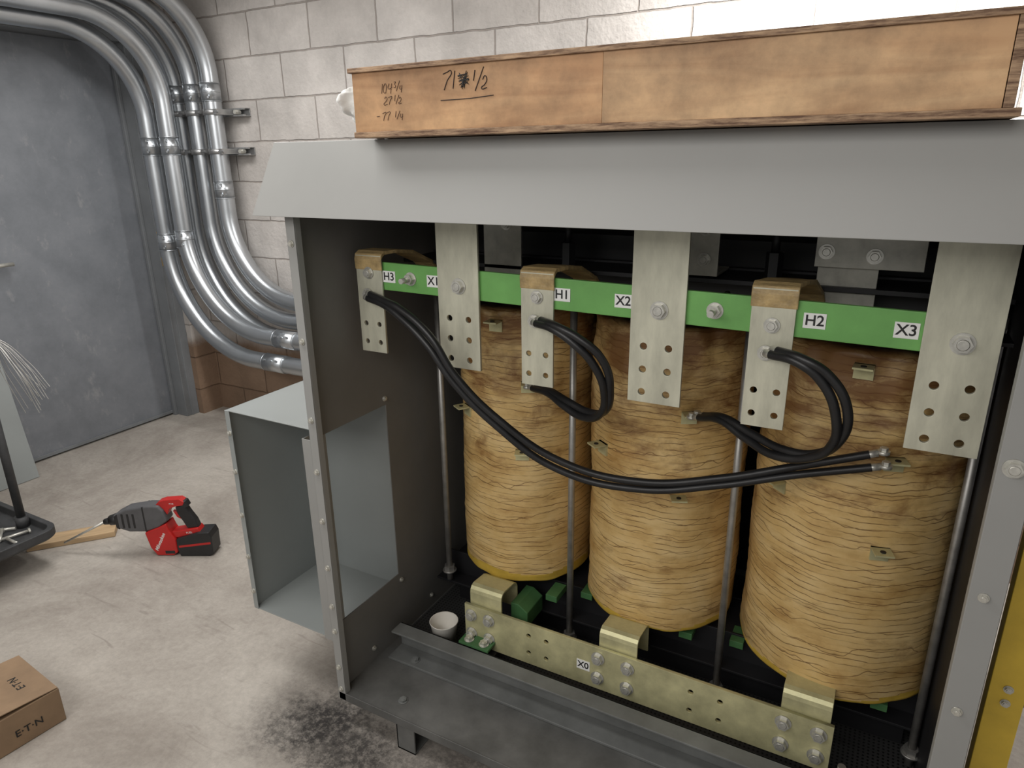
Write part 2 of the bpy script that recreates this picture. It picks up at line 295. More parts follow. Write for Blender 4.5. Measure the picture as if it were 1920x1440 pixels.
    hc=N.new('ShaderNodeMath'); hc.operation='ADD'; L.new(hb.outputs[0],hc.inputs[0]); L.new(f2,hc.inputs[1])
    bp=N.new('ShaderNodeBump'); bp.inputs['Strength'].default_value=.35; bp.inputs['Distance'].default_value=.0028; L.new(hc.outputs[0],bp.inputs['Height']); L.new(bp.outputs[0],b.inputs['Normal'])
    return m
coilm=mk_coil()
resin=simple('yellow_resin',(.55,.37,.06),.35,0,.3,8)
def mk_perf():
    m,nt,b=newmat('perforated_black'); N=nt.nodes;L=nt.links
    tc=N.new('ShaderNodeTexCoord'); v=N.new('ShaderNodeTexVoronoi'); v.inputs['Scale'].default_value=90; v.inputs['Randomness'].default_value=0; L.new(tc.outputs['Object'],v.inputs['Vector'])
    r=N.new('ShaderNodeValToRGB'); r.color_ramp.elements[0].position=.3; r.color_ramp.elements[1].position=.36; r.color_ramp.elements[0].color=(.002,.002,.002,1); r.color_ramp.elements[1].color=(.05,.05,.05,1)
    L.new(v.outputs['Distance'],r.inputs[0]); L.new(r.outputs[0],b.inputs['Base Color']); b.inputs['Roughness'].default_value=.5
    return m
perf=mk_perf()

# ------------------------------------------------------------------ room
def struct(o): o["kind"]="structure"; return o
def world_origin(o):
    M=WM[o.name]; o.data.transform(M); o.matrix_basis=Matrix.Identity(4); WM[o.name]=Matrix.Identity(4)
DY0=1.36
fl=struct(boxes('floor',[(-4.3,2.2,-1.6,3.1,-.06,0)],floorm,bevel=0)); world_origin(fl)
wb=struct(boxes('wall_back',[(-4.3,2.2,2.84,3.1,0,2.5)],block,bevel=0)); world_origin(wb)
wl=struct(boxes('wall_left',[(-4.3,-3.77,2.69,2.84,0,2.5),(-4.3,-3.77,-1.6,DY0-.085,0,2.5),(-4.3,-3.77,DY0-.085,2.69,2.25,2.5)],block,bevel=0)); world_origin(wl)
struct(boxes('ceiling',[(-4.3,2.2,-1.6,3.1,2.5,2.6)],ceilm,bevel=0))
t1=struct(boxes('trim_1',[(-3.99,-3.82,2.605,2.69,0,2.25),(-3.99,-3.82,DY0-.085,DY0-.002,0,2.25),(-3.99,-3.82,DY0-.002,2.605,2.17,2.25),
   (-3.935,-3.91,2.585,2.605,0,2.17),(-3.84,-3.815,2.64,2.70,0,2.25)],frame_m,bevel=.003))
dr=struct(boxes('door_1',[(-3.99,-3.945,DY0,2.60,.012,2.165)],doorm,bevel=.002))
boxes('door_edge_strip',[(-3.944,-3.935,DY0,2.60,.012,.03)],frame_m,dr)
bm=bmesh.new(); cyl(bm,(-3.945,1.72,1.07),(-3.89,1.72,1.07),.012); cyl(bm,(-3.945,1.72,1.07),(-3.938,1.72,1.07),.03); cyl(bm,(-3.893,1.715,1.07),(-3.893,1.85,1.07),.011,.010)
mobj('door_handle',bm,steel,parent=dr)
# stickers on the face of the frame that looks into the room
boxes('frame_sticker',[(-3.8195,-3.8185,2.607,2.636,1.09,1.16)],tape,t1,bevel=0)
boxes('frame_sticker',[(-3.8195,-3.8185,2.610,2.634,.96,1.01)],tape,t1,bevel=0)

# ------------------------------------------------------------------ conduits
def arc(c,a0,a1,r,ax,n=28):
    out=[]
    for i in range(n+1):
        t=math.radians(a0+(a1-a0)*i/n)
        if ax=='YZ': out.append((c[0],c[1]+r*math.cos(t),c[2]+r*math.sin(t)))
        else: out.append((c[0]+r*math.cos(t),c[1],c[2]+r*math.sin(t)))
    return out
def conduit(x,Y,zt,Rt,zb,Rb,r,couplings,hcoup):
    e=empty('conduit',(x,Y,0),"shiny galvanized steel electrical conduit bending down the block wall","conduit",group="galvanized conduits beside the door")
    pts=[(x,-1.0,zt),(x,Y-Rt,zt)]+arc((x,Y-Rt,zt-Rt),90,0,Rt,'YZ')[1:]+arc((x+Rb,Y,zb+Rb),180,270,Rb,'XZ')+[(-1.0,Y,zb)]
    tube('pipe',pts,r,galv,e,res=12)
    for z in couplings:
        bm=bmesh.new(); cyl(bm,(x,Y,z-.045),(x,Y,z+.045),r*1.06,n=32)
        for dz in(-.028,.028):
            cyl(bm,(x+r*.6,Y-r*.8,z+dz),(x+r*.76,Y-r*1.10,z+dz),.006,n=6)
        cyl(bm,(x,Y,z-.048),(x,Y,z-.043),r*1.08,n=32); cyl(bm,(x,Y,z+.043),(x,Y,z+.048),r*1.08,n=32); cyl(bm,(x,Y,z-.003),(x,Y,z+.003),r*1.075,n=32)
        mobj('coupling',bm,galv,parent=e)
    for xx in hcoup:
        bm=bmesh.new(); cyl(bm,(xx-.075,Y,zb),(xx+.075,Y,zb),r*1.06,n=32)
        for dx in(-.045,.0,.045): cyl(bm,(xx+dx,Y-r*.85,zb+r*.5),(xx+dx,Y-r*1.12,zb+r*.66),.006,n=6)
        cyl(bm,(xx-.078,Y,zb),(xx-.072,Y,zb),r*1.08,n=32); cyl(bm,(xx+.072,Y,zb),(xx+.078,Y,zb),r*1.08,n=32)
        mobj('coupling',bm,galv,parent=e)
    return e
conduit(-3.62,2.53,2.19,.42,.50,.60,.046,[1.63,1.12],[-2.86])
conduit(-3.49,2.55,2.24,.40,.635,.56,.046,[1.63,1.14],[-2.78])
conduit(-3.60,2.72,2.32,.42,.585,.60,.045,[1.90],[])
conduit(-3.465,2.72,2.34,.40,.69,.55,.045,[1.90],[])
conduit(-3.32,2.72,2.38,.40,.80,.48,.048,[1.90,1.40],[])
for z in (1.60,1.80):
    e=empty('strut_bracket',(-3.45,2.8,z),"galvanized slotted strut channel bolted to the block wall holding conduits","bracket",group="strut brackets on the wall")
    boxes('channel',[(-3.72,-3.17,2.805,2.838,z-.021,z-.018),(-3.72,-3.17,2.805,2.838,z+.018,z+.021),(-3.72,-3.17,2.834,2.838,z-.018,z+.018),(-3.72,-3.17,2.79,2.805,z+.012,z+.021),(-3.72,-3.17,2.79,2.805,z-.021,z-.012)],strutm,e)
    for cx in (-3.60,-3.465,-3.32):
        bm=bmesh.new(); cyl(bm,(cx,2.72,z-.014),(cx,2.72,z+.014),.052,n=32); addbox(bm,cx+.048,cx+.070,2.68,2.79,z-.014,z+.014); cyl(bm,(cx+.045,2.685,z),(cx+.085,2.685,z),.007,n=8)
        mobj('conduit_clamp',bm,strutm,parent=e)
    bm=bmesh.new(); cyl(bm,(-3.21,2.80,z),(-3.21,2.765,z),.012,n=6); mobj('bolt',bm,steel,parent=e)

# ------------------------------------------------------------------ bolts
def bolt_mesh(r=.011,h=.008,stud=0,mat=None):
    bm=bmesh.new()
    cyl(bm,(0,0,0),(0,-.002,0),r*1.35,n=24); cyl(bm,(0,-.002,0),(0,-.002-h,0),r*1.05,n=6)
    if stud: cyl(bm,(0,-.002-h,0),(0,-.002-h-stud,0),r*.55,n=14)
    else: cyl(bm,(0,-.002-h,0),(0,-.003-h,0),r*.7,r*.6,n=14)
    me=bpy.data.meshes.new('bolt'); bmesh.ops.recalc_face_normals(bm,faces=bm.faces); bm.to_mesh(me); bm.free(); me.materials.append(mat or steel); return me
BOLT=bolt_mesh(); BBOLT=bolt_mesh(.014,.011,.0); STUD=bolt_mesh(.012,.012,.026); SM=bolt_mesh(.006,.004); PB=bolt_mesh(.010,.006,0,railm)
def bolt(me,M,parent,name='bolt'):
    o=bpy.data.objects.new(name,me); return reg(o,M,parent)
RL=Matrix.Rotation(math.pi/2,4,'Z')

# ------------------------------------------------------------------ cabinet
cab=empty('transformer_cabinet',(-.5,1.65,0),"open grey sheet-metal transformer enclosure with overhanging sloped hood","cabinet")
XL,XR,YF,YB=-1.212,.222,1.149,2.30
ZB,ZT=.108,1.47
bm=bmesh.new()
lo=[(-1.258,1.095,1.434),(.275,1.095,1.434),(.275,2.34,1.434),(-1.258,2.34,1.434)]
hi=[(-1.219,1.145,1.587),(.235,1.145,1.587),(.235,2.30,1.587),(-1.219,2.30,1.587)]
lip=[(-1.238,1.115,1.434),(.255,1.115,1.434),(.255,2.32,1.434),(-1.238,2.32,1.434)]
a=[bm.verts.new(p) for p in lo]; c=[bm.verts.new(p) for p in hi]; l=[bm.verts.new(p) for p in lip]
for i in range(4):
    j=(i+1)%4; bm.faces.new([a[i],a[j],c[j],c[i]]); bm.faces.new([a[i],a[j],l[j],l[i]])
bm.faces.new(c)
h=mobj('hood',bm,gray,parent=cab,bevel=.003); so=h.modifiers.new('sol','SOLIDIFY'); so.thickness=.002; so.offset=-1
h.modifiers.move(1,0)
bm=bmesh.new()
y0,y1,z0,z1=1.172,1.44,.325,.885
for b_ in [(YF,y0,ZB,ZT),(y1,YB,ZB,ZT),(y0,y1,ZB,z0),(y0,y1,z1,ZT)]:
    addbox(bm,XL,XL+.003,b_[0],b_[1],b_[2],b_[3])
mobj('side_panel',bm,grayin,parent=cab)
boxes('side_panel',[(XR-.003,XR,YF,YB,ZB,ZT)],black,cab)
lp=boxes('front_post',[(XL-.002,XL+.024,YF-.003,YF,ZB-.02,ZT),(XL-.002,XL,YF-.003,YF+.05,ZB-.02,ZT),(XL+.021,XL+.024,YF,YF+.018,ZB,ZT)],gray,cab)
rp=boxes('front_post',[(XR-.045,XR+.002,YF-.003,YF,ZB-.02,ZT),(XR,XR+.002,YF-.003,YF+.05,ZB-.02,ZT),(XR-.045,XR-.042,YF,YF+.02,ZB,ZT)],gray,cab)
for i,z in enumerate([1.37,1.14,.94,.80,.66,.52,.40,.32,.20,.125]):
    bolt(SM,T(XL+.011,YF-.003,z),lp)
for z in [1.36,1.11,.89,.67,.42,.2]:
    bolt(BOLT if z==1.11 else SM,T(XR-.025,YF-.003,z),rp)
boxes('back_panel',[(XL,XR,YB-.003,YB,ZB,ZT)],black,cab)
lv=[]
for i in range(9):
    z=1.16+i*.032; lv.append((XL+.05,XR-.05,YB-.03,YB-.005,z,z+.012))
boxes('louver_vent',lv,navy,cab)
base=boxes('base_pan',[(XL,XR,YF,YB,ZB-.018,ZB),(XL,XR,YF-.003,YF,ZB-.022,ZB+.004)],graypan,cab)
for x,y in ((-.985,1.2),(.0,1.2),(-.985,2.2),(.0,2.2)):
    boxes('foot',[(x-.03,x+.03,y-.05,y-.045,0,ZB-.018),(x-.03,x-.025,y-.05,y+.05,0,ZB-.018),(x-.03,x+.03,y-.05,y+.05,0,.006)],graypan,cab)
for x,y in ((-1.03,1.205),(-.35,1.205),(-1.15,1.75)):
    bolt(PB,T(x,y,ZB)@Matrix.Rotation(-math.pi/2,4,'X'),base)
for y,z in ((1.435,.905),(1.45,.30),(1.75,.14),(1.3,.15),(1.6,.15)):
    bolt(SM,T(XL+.003,y,z)@RL,cab)
rl=boxes('support_rail',[(-1.175,.205,1.345,1.395,.186,.192),(-1.175,.205,1.389,1.395,ZB,.192),(-1.175,.205,1.322,1.389,ZB+.001,ZB+.009)],railm,cab,bevel=.0015)
for x in(-1.09,.05):
    bolt(PB,T(x,1.345,ZB+.009)@Matrix.Rotation(-math.pi/2,4,'X'),rl)
boxes('support_rail',[(-1.175,.205,1.98,1.99,ZB,.2),(-1.175,.205,1.99,2.04,.192,.2)],black,cab)
boxes('mesh_tray',[(-1.20,.215,1.47,2.25,ZB+.001,ZB+.006)],perf,cab,bevel=0)
bx0,bx1,by0,by1,bz0,bz1=-1.583,XL-.002,1.195,1.50,.236,.888
sb=boxes('side_wireway',[(bx0,bx0+.003,by0,by1,bz0,bz1),(bx0,bx1,by0,by1,bz1-.003,bz1),(bx0,bx1,by0,by1,bz0,bz0+.003),(bx0,bx1,by1-.003,by1,bz0,bz1),
   (bx0,bx0+.018,by0-.002,by0,bz0,bz1)],graybox,cab,bevel=.0008)
boxes('wireway_flange',[(bx1-.075,bx1,by0-.004,by0-.001,bz0-.004,.858),(bx1-.077,bx1-.074,by0-.004,by0+.02,bz0-.004,.858)],gray,cab,bevel=.0008)
for z in(.30,.42,.56,.70,.82):
    bolt(SM,T(bx0+.009,by0-.002,z),sb)

# ------------------------------------------------------------------ transformer
tr=empty('transformer',(-.47,1.75,.11),"three-phase dry-type transformer with tan paper-wrapped coils","transformer")
CY=1.75
cxs=[(-.915,.199,.331),(-.477,.209,.321),(-.003,.234,.310)]
taps=[[(23,.768),(28,.969),(3,1.137),(-33,.866)],[(-37,.829),(24,.737),(28,.960)],[(-4,1.139),(-41,.827),(16,.946),(16.5,.733)]]
Z1=1.165
for ci,(cx,R,Z0) in enumerate(cxs):
    bm=bmesh.new(); nseg=140; prof=[]
    n=190
    prof.append((R*.5,Z0+.0)); prof.append((R*.9,Z0)); prof.append((R*.975,Z0+.004)); 
    for i in range(n+1):
        z=Z0+.008+(Z1-.012-Z0-.008)*i/n; prof.append((R,z))
    prof+= [(R*.985,Z1-.004),(R*.95,Z1),(R*.72,Z1+.002),(R*.7,Z1-.06)]
    rings=[]
    for k,(r,z) in enumerate(prof):
        ring=[]
        for j in range(nseg):
            t=2*math.pi*j/nseg
            p=Vector((math.cos(t),math.sin(t),0))
            rr=r
            if r>R*.9:
                rr+=.0016*noise.noise(Vector((p.x*1.3+ci*7,p.y*1.3,z*45)))
                rr+=.007*noise.noise(Vector((p.x*2+ci*3,p.y*2,z*5)))
                up=max(0,(z-.85)/.3); rr+=up*.012*noise.noise(Vector((p.x*5,p.y*5+ci*9,z*14)))
                w=(z+.035*noise.noise(Vector((p.x*.9+ci,p.y*.9,z*4))))/.033; rr+=.0008*(w-math.floor(w))
                rr-= .004*max(0,(z-1.08)/.08)
            zz=z+(.006*noise.noise(Vector((p.x*3+ci,p.y*3,1))) if (z>Z1-.01 or z<Z0+.02) else 0)
            ring.append(bm.verts.new((p.x*rr,p.y*rr,zz-.75)))
        rings.append(ring)
    for k in range(len(rings)-1):
        zm=(prof[k][1]+prof[k+1][1])/2
        for j in range(nseg):
            f=bm.faces.new([rings[k][j],rings[k][(j+1)%nseg],rings[k+1][(j+1)%nseg],rings[k+1][j]]); f.smooth=True
            lim=Z0+(.034 if ci==0 else .018)+.006*math.sin(j*.2+ci)
            f.material_index=1 if zm<lim else 0
    coil=mobj('coil',bm,[coilm,resin],M=T(cx,CY,.75),parent=tr,recenter=False)
    coil["label"]=["tan ribbed paper-wrapped coil winding beside grey panel","tan ribbed paper-wrapped middle coil winding","large tan ribbed paper-wrapped coil winding"][ci]
    for (ang,z) in taps[ci]:
        Mt=T(cx,CY,z)@Matrix.Rotation(math.radians(ang),4,'Z')
        bm=bmesh.new(); addbox(bm,-.019,.019,-(R+.038),-(R-.01),-.002,.002); addbox(bm,-.019,.019,-(R+.004),-(R-.002),-.03,.002)
        cyl(bm,(0,-(R+.022),.002),(0,-(R+.022),.0035),.006,n=16,mi=1)
        mobj('tap',bm,[yzinc,ink],M=Mt,parent=coil)
boxes('core',[(-1.14,.19,1.67,1.83,.12,.30),(-1.14,.19,1.67,1.83,1.19,1.36),(-.99,-.84,1.67,1.83,.3,1.19),(-.55,-.40,1.67,1.83,.3,1.19),(-.09,.06,1.67,1.83,.3,1.19)],black,tr)
boxes('clamp_beam',[(-1.18,.205,1.60,1.665,.225,.232),(-1.18,.205,1.655,1.662,.20,.31),(-1.18,.205,1.835,1.84,.2,.3),(-1.16,.205,1.84,1.9,.2,.207)],black,tr)
boxes('clamp_beam',[(-1.16,.205,1.50,1.64,1.285,1.295),(-1.16,.205,1.64,1.66,1.20,1.30),(-1.16,.205,1.42,1.50,1.225,1.232)],black,tr)
for x,zb in ((-1.128,.24),(-.700,.135),(-.262,.125),(.205,.13)):
    bm=bmesh.new(); cyl(bm,(x,1.60,zb),(x,1.60,1.24),.0095,n=16)
    cyl(bm,(x,1.60,zb+.035),(x,1.60,zb+.05),.018,n=6); cyl(bm,(x,1.60,zb+.030),(x,1.60,zb+.035),.022,n=20)
    mobj('tie_rod',bm,rodm,parent=tr)
def gz(x): return 1.276-.0153*(x+1.09)
bm=bmesh.new()
pts=[(-1.155,gz(-1.155)),(.170,gz(.170))]
vs=[]
for y in(1.328,1.338):
    for (x,z) in pts: vs.append(bm.verts.new((x,y,z-.034))); vs.append(bm.verts.new((x,y,z+.034)))
for f in[(0,2,3,1),(4,5,7,6),(0,1,5,4),(2,6,7,3),(1,3,7,5),(0,4,6,2)]: bm.faces.new([vs[i] for i in f])
gb=mobj('mounting_bar',bm,green,parent=tr,bevel=.0015); gb["label"]="bright green painted flat mounting bar"
for x in(-1.0,-.3):
    bm=bmesh.new(); cyl(bm,(x,1.338,gz(x)),(x,1.5,gz(x)),.008); mobj('standoff',bm,rodm,parent=tr)
for x in (-1.009,-.286): bolt(STUD,T(x,1.328,gz(x)),gb,'stud')
for body,x in (('H3',-1.074),('X1',-.942),('H1',-.609),('X2',-.471),('H2',-.108),('X3',.038)):
    z=gz(x); lb=boxes('label_plate',[(x-.019,x+.019,1.3265,1.328,z-.014,z+.014)],white,gb,bevel=0)
    text(body,.027,T(x,1.3262,z)@FY,ink,lb,off=.0004)
def hstrap(cx,zb,zt):
    w=.0385
    o=plate_holes('bus_strap',[(-w,zb),(w,zb),(w,zt),(-w,zt)],[(sx*.021,zb+dz,.0072) for sx in(-1,1) for dz in(.026,.073)],.005,zinc,T(cx,1.3235,0),tr)
    bolt(BOLT,T(cx,1.320,zb+.202),o); bolt(BOLT,T(cx-.006,1.318,zb+.149),o)
    bm=bmesh.new(); path=[(1.3195,zt-.035),(1.318,zt-.01),(1.322,zt+.004),(1.336,zt+.011),(1.37,zt+.012),(1.43,zt+.004),(1.50,zt-.03),(1.55,zt-.09)]
    prev=None; N_=len(path)
    for k,(y,z) in enumerate(path):
        a_=path[max(0,k-1)]; b_=path[min(N_-1,k+1)]
        d=Vector((b_[0]-a_[0],b_[1]-a_[1])).normalized()
        fr=max(0,(k-3)/(N_-4)); hw=(w+.003)*(1-.35*fr); dx=.05*fr
        t=.009 if k>1 else .004
        q=[(cx-hw+dx,y,z),(cx+hw+dx,y,z),(cx+hw+dx,y+d.y*t, z-d.x*t),(cx-hw+dx,y+d.y*t,z-d.x*t)]
        ring=[bm.verts.new(p) for p in q]
        if prev:
            for i in range(4): bm.faces.new([prev[i],prev[(i+1)%4],ring[(i+1)%4],ring[i]])
        else: bm.faces.new(ring)
        prev=ring
    bm.faces.new(prev)
    t=mobj('taped_lead',bm,tape,parent=tr,bevel=.002,smooth=False); t["label"]="brown varnished cloth tape wrapped lead"
def xstrap(cx,zb):
    w=.055
    o=plate_holes('bus_strap',[(-w,zb),(w,zb),(w,1.462),(-w,1.462)],[(sx*.026,zb+dz,.0082) for sx in(-1,1) for dz in(.022,.071,.12)],.006,zinc,T(cx,1.3225,0),tr)
    o["label"]="wide plated metal bus strap with six holes"
    bolt(BBOLT,T(cx+.003,1.319,zb+.197),o)
hstrap(-1.131,1.081,1.325); hstrap(-.666,1.058,1.312); hstrap(-.179,1.045,1.315)
xstrap(-.8695,1.072); xstrap(-.396,1.059); xstrap(.118,1.050)
def tplate(x0,x1,y,z0,z1,bs):
    o=boxes('terminal_plate',[(x0,x1,y,y+.006,z0,z1),(x0,x1,y+.006,y+.12,z0,z0+.006)],zincd,tr)
    for (bx,bz) in bs: bolt(BOLT,T(bx,y,bz),o)
tplate(-.905,-.80,1.50,1.27,1.45,[(-.89,1.405),(-.84,1.395)])
tplate(-.415,-.325,1.50,1.30,1.45,[(-.355,1.335),(-.355,1.40)])
tplate(-.135,.055,1.49,1.335,1.45,[(-.115,1.425),(-.115,1.365),(-.03,1.425),(-.03,1.36)])
tplate(-.13,-.02,1.515,1.22,1.40,[])
for x in(-.70,-.22):
    bm=bmesh.new(); cyl(bm,(x,1.56,1.295),(x,1.56,1.35),.018,n=6); cyl(bm,(x,1.56,1.35),(x,1.56,1.40),.009)
    mobj('clamp_stud',bm,black,parent=tr)

BX0,BX1,BZ0,BZ1=-.967,.032,.168,.300
holes=[(hx,hz,.0078) for hx in(-.755,-.70,-.295,-.222) for hz in(.262,.205)]
nb=plate_holes('neutral_bus_bar',[(BX0,BZ0),(BX1,BZ0),(BX1,BZ1),(BX0,BZ1)],holes,.008,yzinc,T(0,1.444,0),tr)
nb["label"]="long yellowish plated bus bar with bolts and holes"
for bx in(-.945,-.885,-.545,-.462,-.075,.003):
    for bz in(.268,.205): bolt(BBOLT,T(bx,1.439,bz),nb)
lb=boxes('label_plate',[(-.606,-.568,1.4382,1.4395,.215,.245)],white,nb,bevel=0)
text('X0',.027,T(-.587,1.4378,.230)@FY,ink,lb,off=.0004)
for (x0,x1) in((-.955,-.850),(-.548,-.442),(-.085,.024)):
    bm=bmesh.new(); path=[(1.452,.20),(1.452,.330),(1.4545,.340),(1.461,.348),(1.472,.352),(1.53,.346),(1.545,.338),(1.552,.325),(1.555,.25)]
    if x1<-.5: path=[(y,z+.006) for y,z in path]
    prev=None
    for k,(y,z) in enumerate(path):
        a_=path[max(0,k-1)]; b_=path[min(len(path)-1,k+1)]; d=Vector((b_[0]-a_[0],b_[1]-a_[1])).normalized(); t=.006
        q=[(x0,y,z),(x1,y,z),(x1,y+d.y*t,z-d.x*t),(x0,y+d.y*t,z-d.x*t)]; ring=[bm.verts.new(p) for p in q]
        if prev:
            for i in range(4): bm.faces.new([prev[i],prev[(i+1)%4],ring[(i+1)%4],ring[i]])
        else: bm.faces.new(ring)
        prev=ring
    bm.faces.new(prev); mobj('coil_lead_strap',bm,yzinc,parent=tr,bevel=.0012)
gbk=boxes('insulator_bracket',[(-.965,-.865,1.395,1.47,.192,.200),(-.965,-.865,1.456,1.464,.12,.2)],dgreen,tr)
for x in(-.94,-.89): bolt(BOLT,T(x,1.415,.200)@Matrix.Rotation(-math.pi/2,4,'X'),gbk)
prism('insulator_block',[(-.845,.235),(-.79,.235),(-.79,.285),(-.82,.305),(-.845,.305)],1.50,1.60,dgreen,tr)
for (x,y,z) in((-.745,1.585,.300),(-.66,1.65,.295),(-.355,1.62,.288),(-.225,1.65,.285),(.12,1.595,.276)):
    boxes('spacer_block',[(x-.018,x+.018,y-.02,y+.05,z,z+.020)],dgreen,tr)
boxes('clamp_foot',[(-.98,-.86,1.40,1.455,ZB+.002,.166)],black,tr)
for x in(.06,.14):
    bm=bmesh.new(); cyl(bm,(x,1.43,.115),(x,1.43,.21),.009); cyl(bm,(x,1.43,.15),(x,1.43,.165),.018,n=6)
    mobj('clamp_stud',bm,rodm,parent=tr)

def cable(pts,offs,label,tailoff=(0,0,0)):
    e=empty('cable',pts[0],parent=tr); e["label"]=label
    n=len(pts)
    for s in(-1,1):
        P=[]
        for i,p in enumerate(pts):
            k=.55+.45*math.sin(math.pi*i/(n-1)); o=Vector(offs)*s*k
            tl=Vector(tailoff)*max(0,(i-(n-4))/3.)*(1 if s>0 else 0)
            P.append(Vector(p)+o+tl+Vector((.002*math.sin(i*2.1+s),0,.002*math.cos(i*1.7+s))))
        tube('jacket',P,.0088,rubber,e,bez=True,res=5)
        bm=bmesh.new()
        d=(P[1]-P[0]).normalized(); cyl(bm,P[0]-d*.012,P[0]+d*.012,.0078,n=16)
        mobj('lug',bm,steel,parent=e)
        bm=bmesh.new()
        d=(P[-2]-P[-1]).normalized(); cyl(bm,P[-1]-d*.016,P[-1]+d*.012,.0078,n=16)
        cyl(bm,P[-1]-d*.026-Vector((0,0,.004)),P[-1]-d*.026+Vector((0,0,.003)),.012,n=20)
        cyl(bm,P[-1]-d*.026+Vector((0,0,.003)),P[-1]-d*.026+Vector((0,0,.010)),.008,n=6)
        mobj('lug',bm,steel,parent=e)
    return e
cable([(-1.118,1.300,1.228),(-1.05,1.275,1.222),(-1.0,1.262,1.21),(-.914,1.25,1.156),(-.852,1.26,1.065),(-.758,1.29,.966),(-.616,1.34,.862),(-.433,1.38,.833),(-.265,1.42,.860),(-.112,1.455,.905),(.022,1.474,.944)],(.004,0,.0095),"pair of black power cables sagging across the coils",(-.010,.0,.014))
cable([(-.652,1.300,1.210),(-.60,1.27,1.21),(-.548,1.265,1.19),(-.506,1.28,1.145),(-.498,1.32,1.062),(-.525,1.36,1.00),(-.575,1.39,.980),(-.640,1.42,.985),(-.70,1.46,.992),(-.765,1.502,.985)],(.007,0,.007),"pair of short looping black power cables")
cable([(-.168,1.300,1.200),(-.12,1.27,1.20),(-.075,1.27,1.175),(-.0414,1.28,1.11),(-.048,1.31,1.035),(-.085,1.34,.995),(-.145,1.37,.978),(-.219,1.42,.982),(-.28,1.46,.995),(-.335,1.502,.978)],(.007,0,.007),"pair of short looping black power cables")

# ------------------------------------------------------------------ cup
e=bmesh.new(); s_=1.15
prof=[(.026,0),(.0365,.088),(.0385,.091),(.0375,.0925),(.0355,.090),(.0255,.004),(.001,.004)]
rings=[]
for r,z in prof: rings.append([e.verts.new((s_*r*math.cos(2*math.pi*i/40),s_*r*math.sin(2*math.pi*i/40),z)) for i in range(40)])
for k in range(len(rings)-1):
    for i in range(40):
        f=e.faces.new([rings[k][i],rings[k][(i+1)%40],rings[k+1][(i+1)%40],rings[k+1][i]]); f.smooth=True
e.faces.new(rings[0]); e.faces.new(rings[-1])
tag(mobj('paper_cup',e,cupm,M=T(-1.050,1.445,ZB+.007),recenter=False),"empty off-white paper cup standing inside the enclosure","cup")

# ------------------------------------------------------------------ crate on top
cr=empty('wooden_crate',(-.42,1.4,1.588),"long shallow plywood crate with handwritten sizes on the hood","crate")
cz0,cz1=1.5885,1.711
X0,X1=-.941,.113
YC=1.088
boxes('bottom_board',[(X0,X1,YC,1.70,cz0,cz0+.0105)],plyedge,cr)
boxes('top_board',[(X0-.004,X1,YC-.002,1.70,cz1-.0085,cz1)],plyedge,cr)
fb=boxes('front_board',[(X0+.002,-.4352,YC+.004,YC+.018,cz0+.0105,cz1-.0085)],ply2,cr,bevel=.0005)
boxes('front_board',[(-.4348,.092,YC+.0035,YC+.018,cz0+.0105,cz1-.0085)],ply,cr,bevel=.0005)
boxes('end_board',[(.093,.105,YC+.002,1.70,cz0+.0105,cz1-.0085)],plyedge,cr)
boxes('end_board',[(X0+.002,X0+.016,YC+.018,1.70,cz0+.0105,cz1-.0085)],plyedge,cr)
boxes('back_board',[(X0+.016,.092,1.685,1.70,cz0+.0105,cz1-.0085)],ply,cr)
yq=YC+.0036
GL={'1':[[(.28,0),(.36,1)]],'0':[[(.3,1),(.08,.6),(.12,.15),(.32,0),(.52,.4),(.48,.85),(.3,1)]],
'4':[[(.15,1),(.08,.45),(.62,.52)],[(.52,1),(.42,-.1)]],'7':[[(.0,.88),(.3,.95),(.58,1),(.35,.5),(.2,-.05)]],
'2':[[(.05,.78),(.28,1),(.5,.75),(.3,.35),(.0,.02),(.6,.08)]],'3':[[(.05,.95),(.45,.92),(.2,.58),(.5,.3),(.3,.02),(.02,.08)]],
'/':[[(.0,-.15),(.5,1.1)]],'-':[[(0,.5),(.45,.52)]],' ':[]}
def scrawl(items,mat,rad,name='handwriting'):
    cu=bpy.data.curves.new('c','CURVE'); cu.dimensions='3D'; cu.bevel_depth=rad; cu.bevel_resolution=2; cu.use_fill_caps=True; cu.resolution_u=6
    for (s,x,z,sz) in items:
        for ch in s:
            for st in GL[ch]:
                sp=cu.splines.new('BEZIER'); sp.bezier_points.add(len(st)-1)
                for p,(a_,b_) in zip(sp.bezier_points,st):
                    p.co=(x+sz*(a_+.12*b_+random.uniform(-.03,.03)),yq,z+sz*(b_-.5+random.uniform(-.04,.04))); p.handle_left_type='AUTO'; p.handle_right_type='AUTO'
            x+=sz*(.72 if ch not in '1 ' else .42)
    return curve_mesh(name,cu,mat,parent=fb)
scrawl([('104',-.875,1.673,.016),('3',-.843,1.678,.0105),('/',-.8365,1.676,.0135),('4',-.830,1.671,.0105)],hand,.00055)
scrawl([('27',-.867,1.652,.0135),('1',-.845,1.655,.0105),('/',-.839,1.653,.0115),('2',-.833,1.651,.0105)],hand,.00055)
scrawl([('-',-.886,1.6255,.0135),('77',-.873,1.6255,.0135),('1',-.845,1.628,.0105),('/',-.8386,1.6265,.0115),('4',-.832,1.6235,.0105)],hand,.00055)
scrawl([('7',-.737,1.678,.029),('1',-.722,1.678,.029),('1',-.676,1.683,.017),('/',-.668,1.677,.029),('2',-.656,1.671,.019)],handd,.0009)
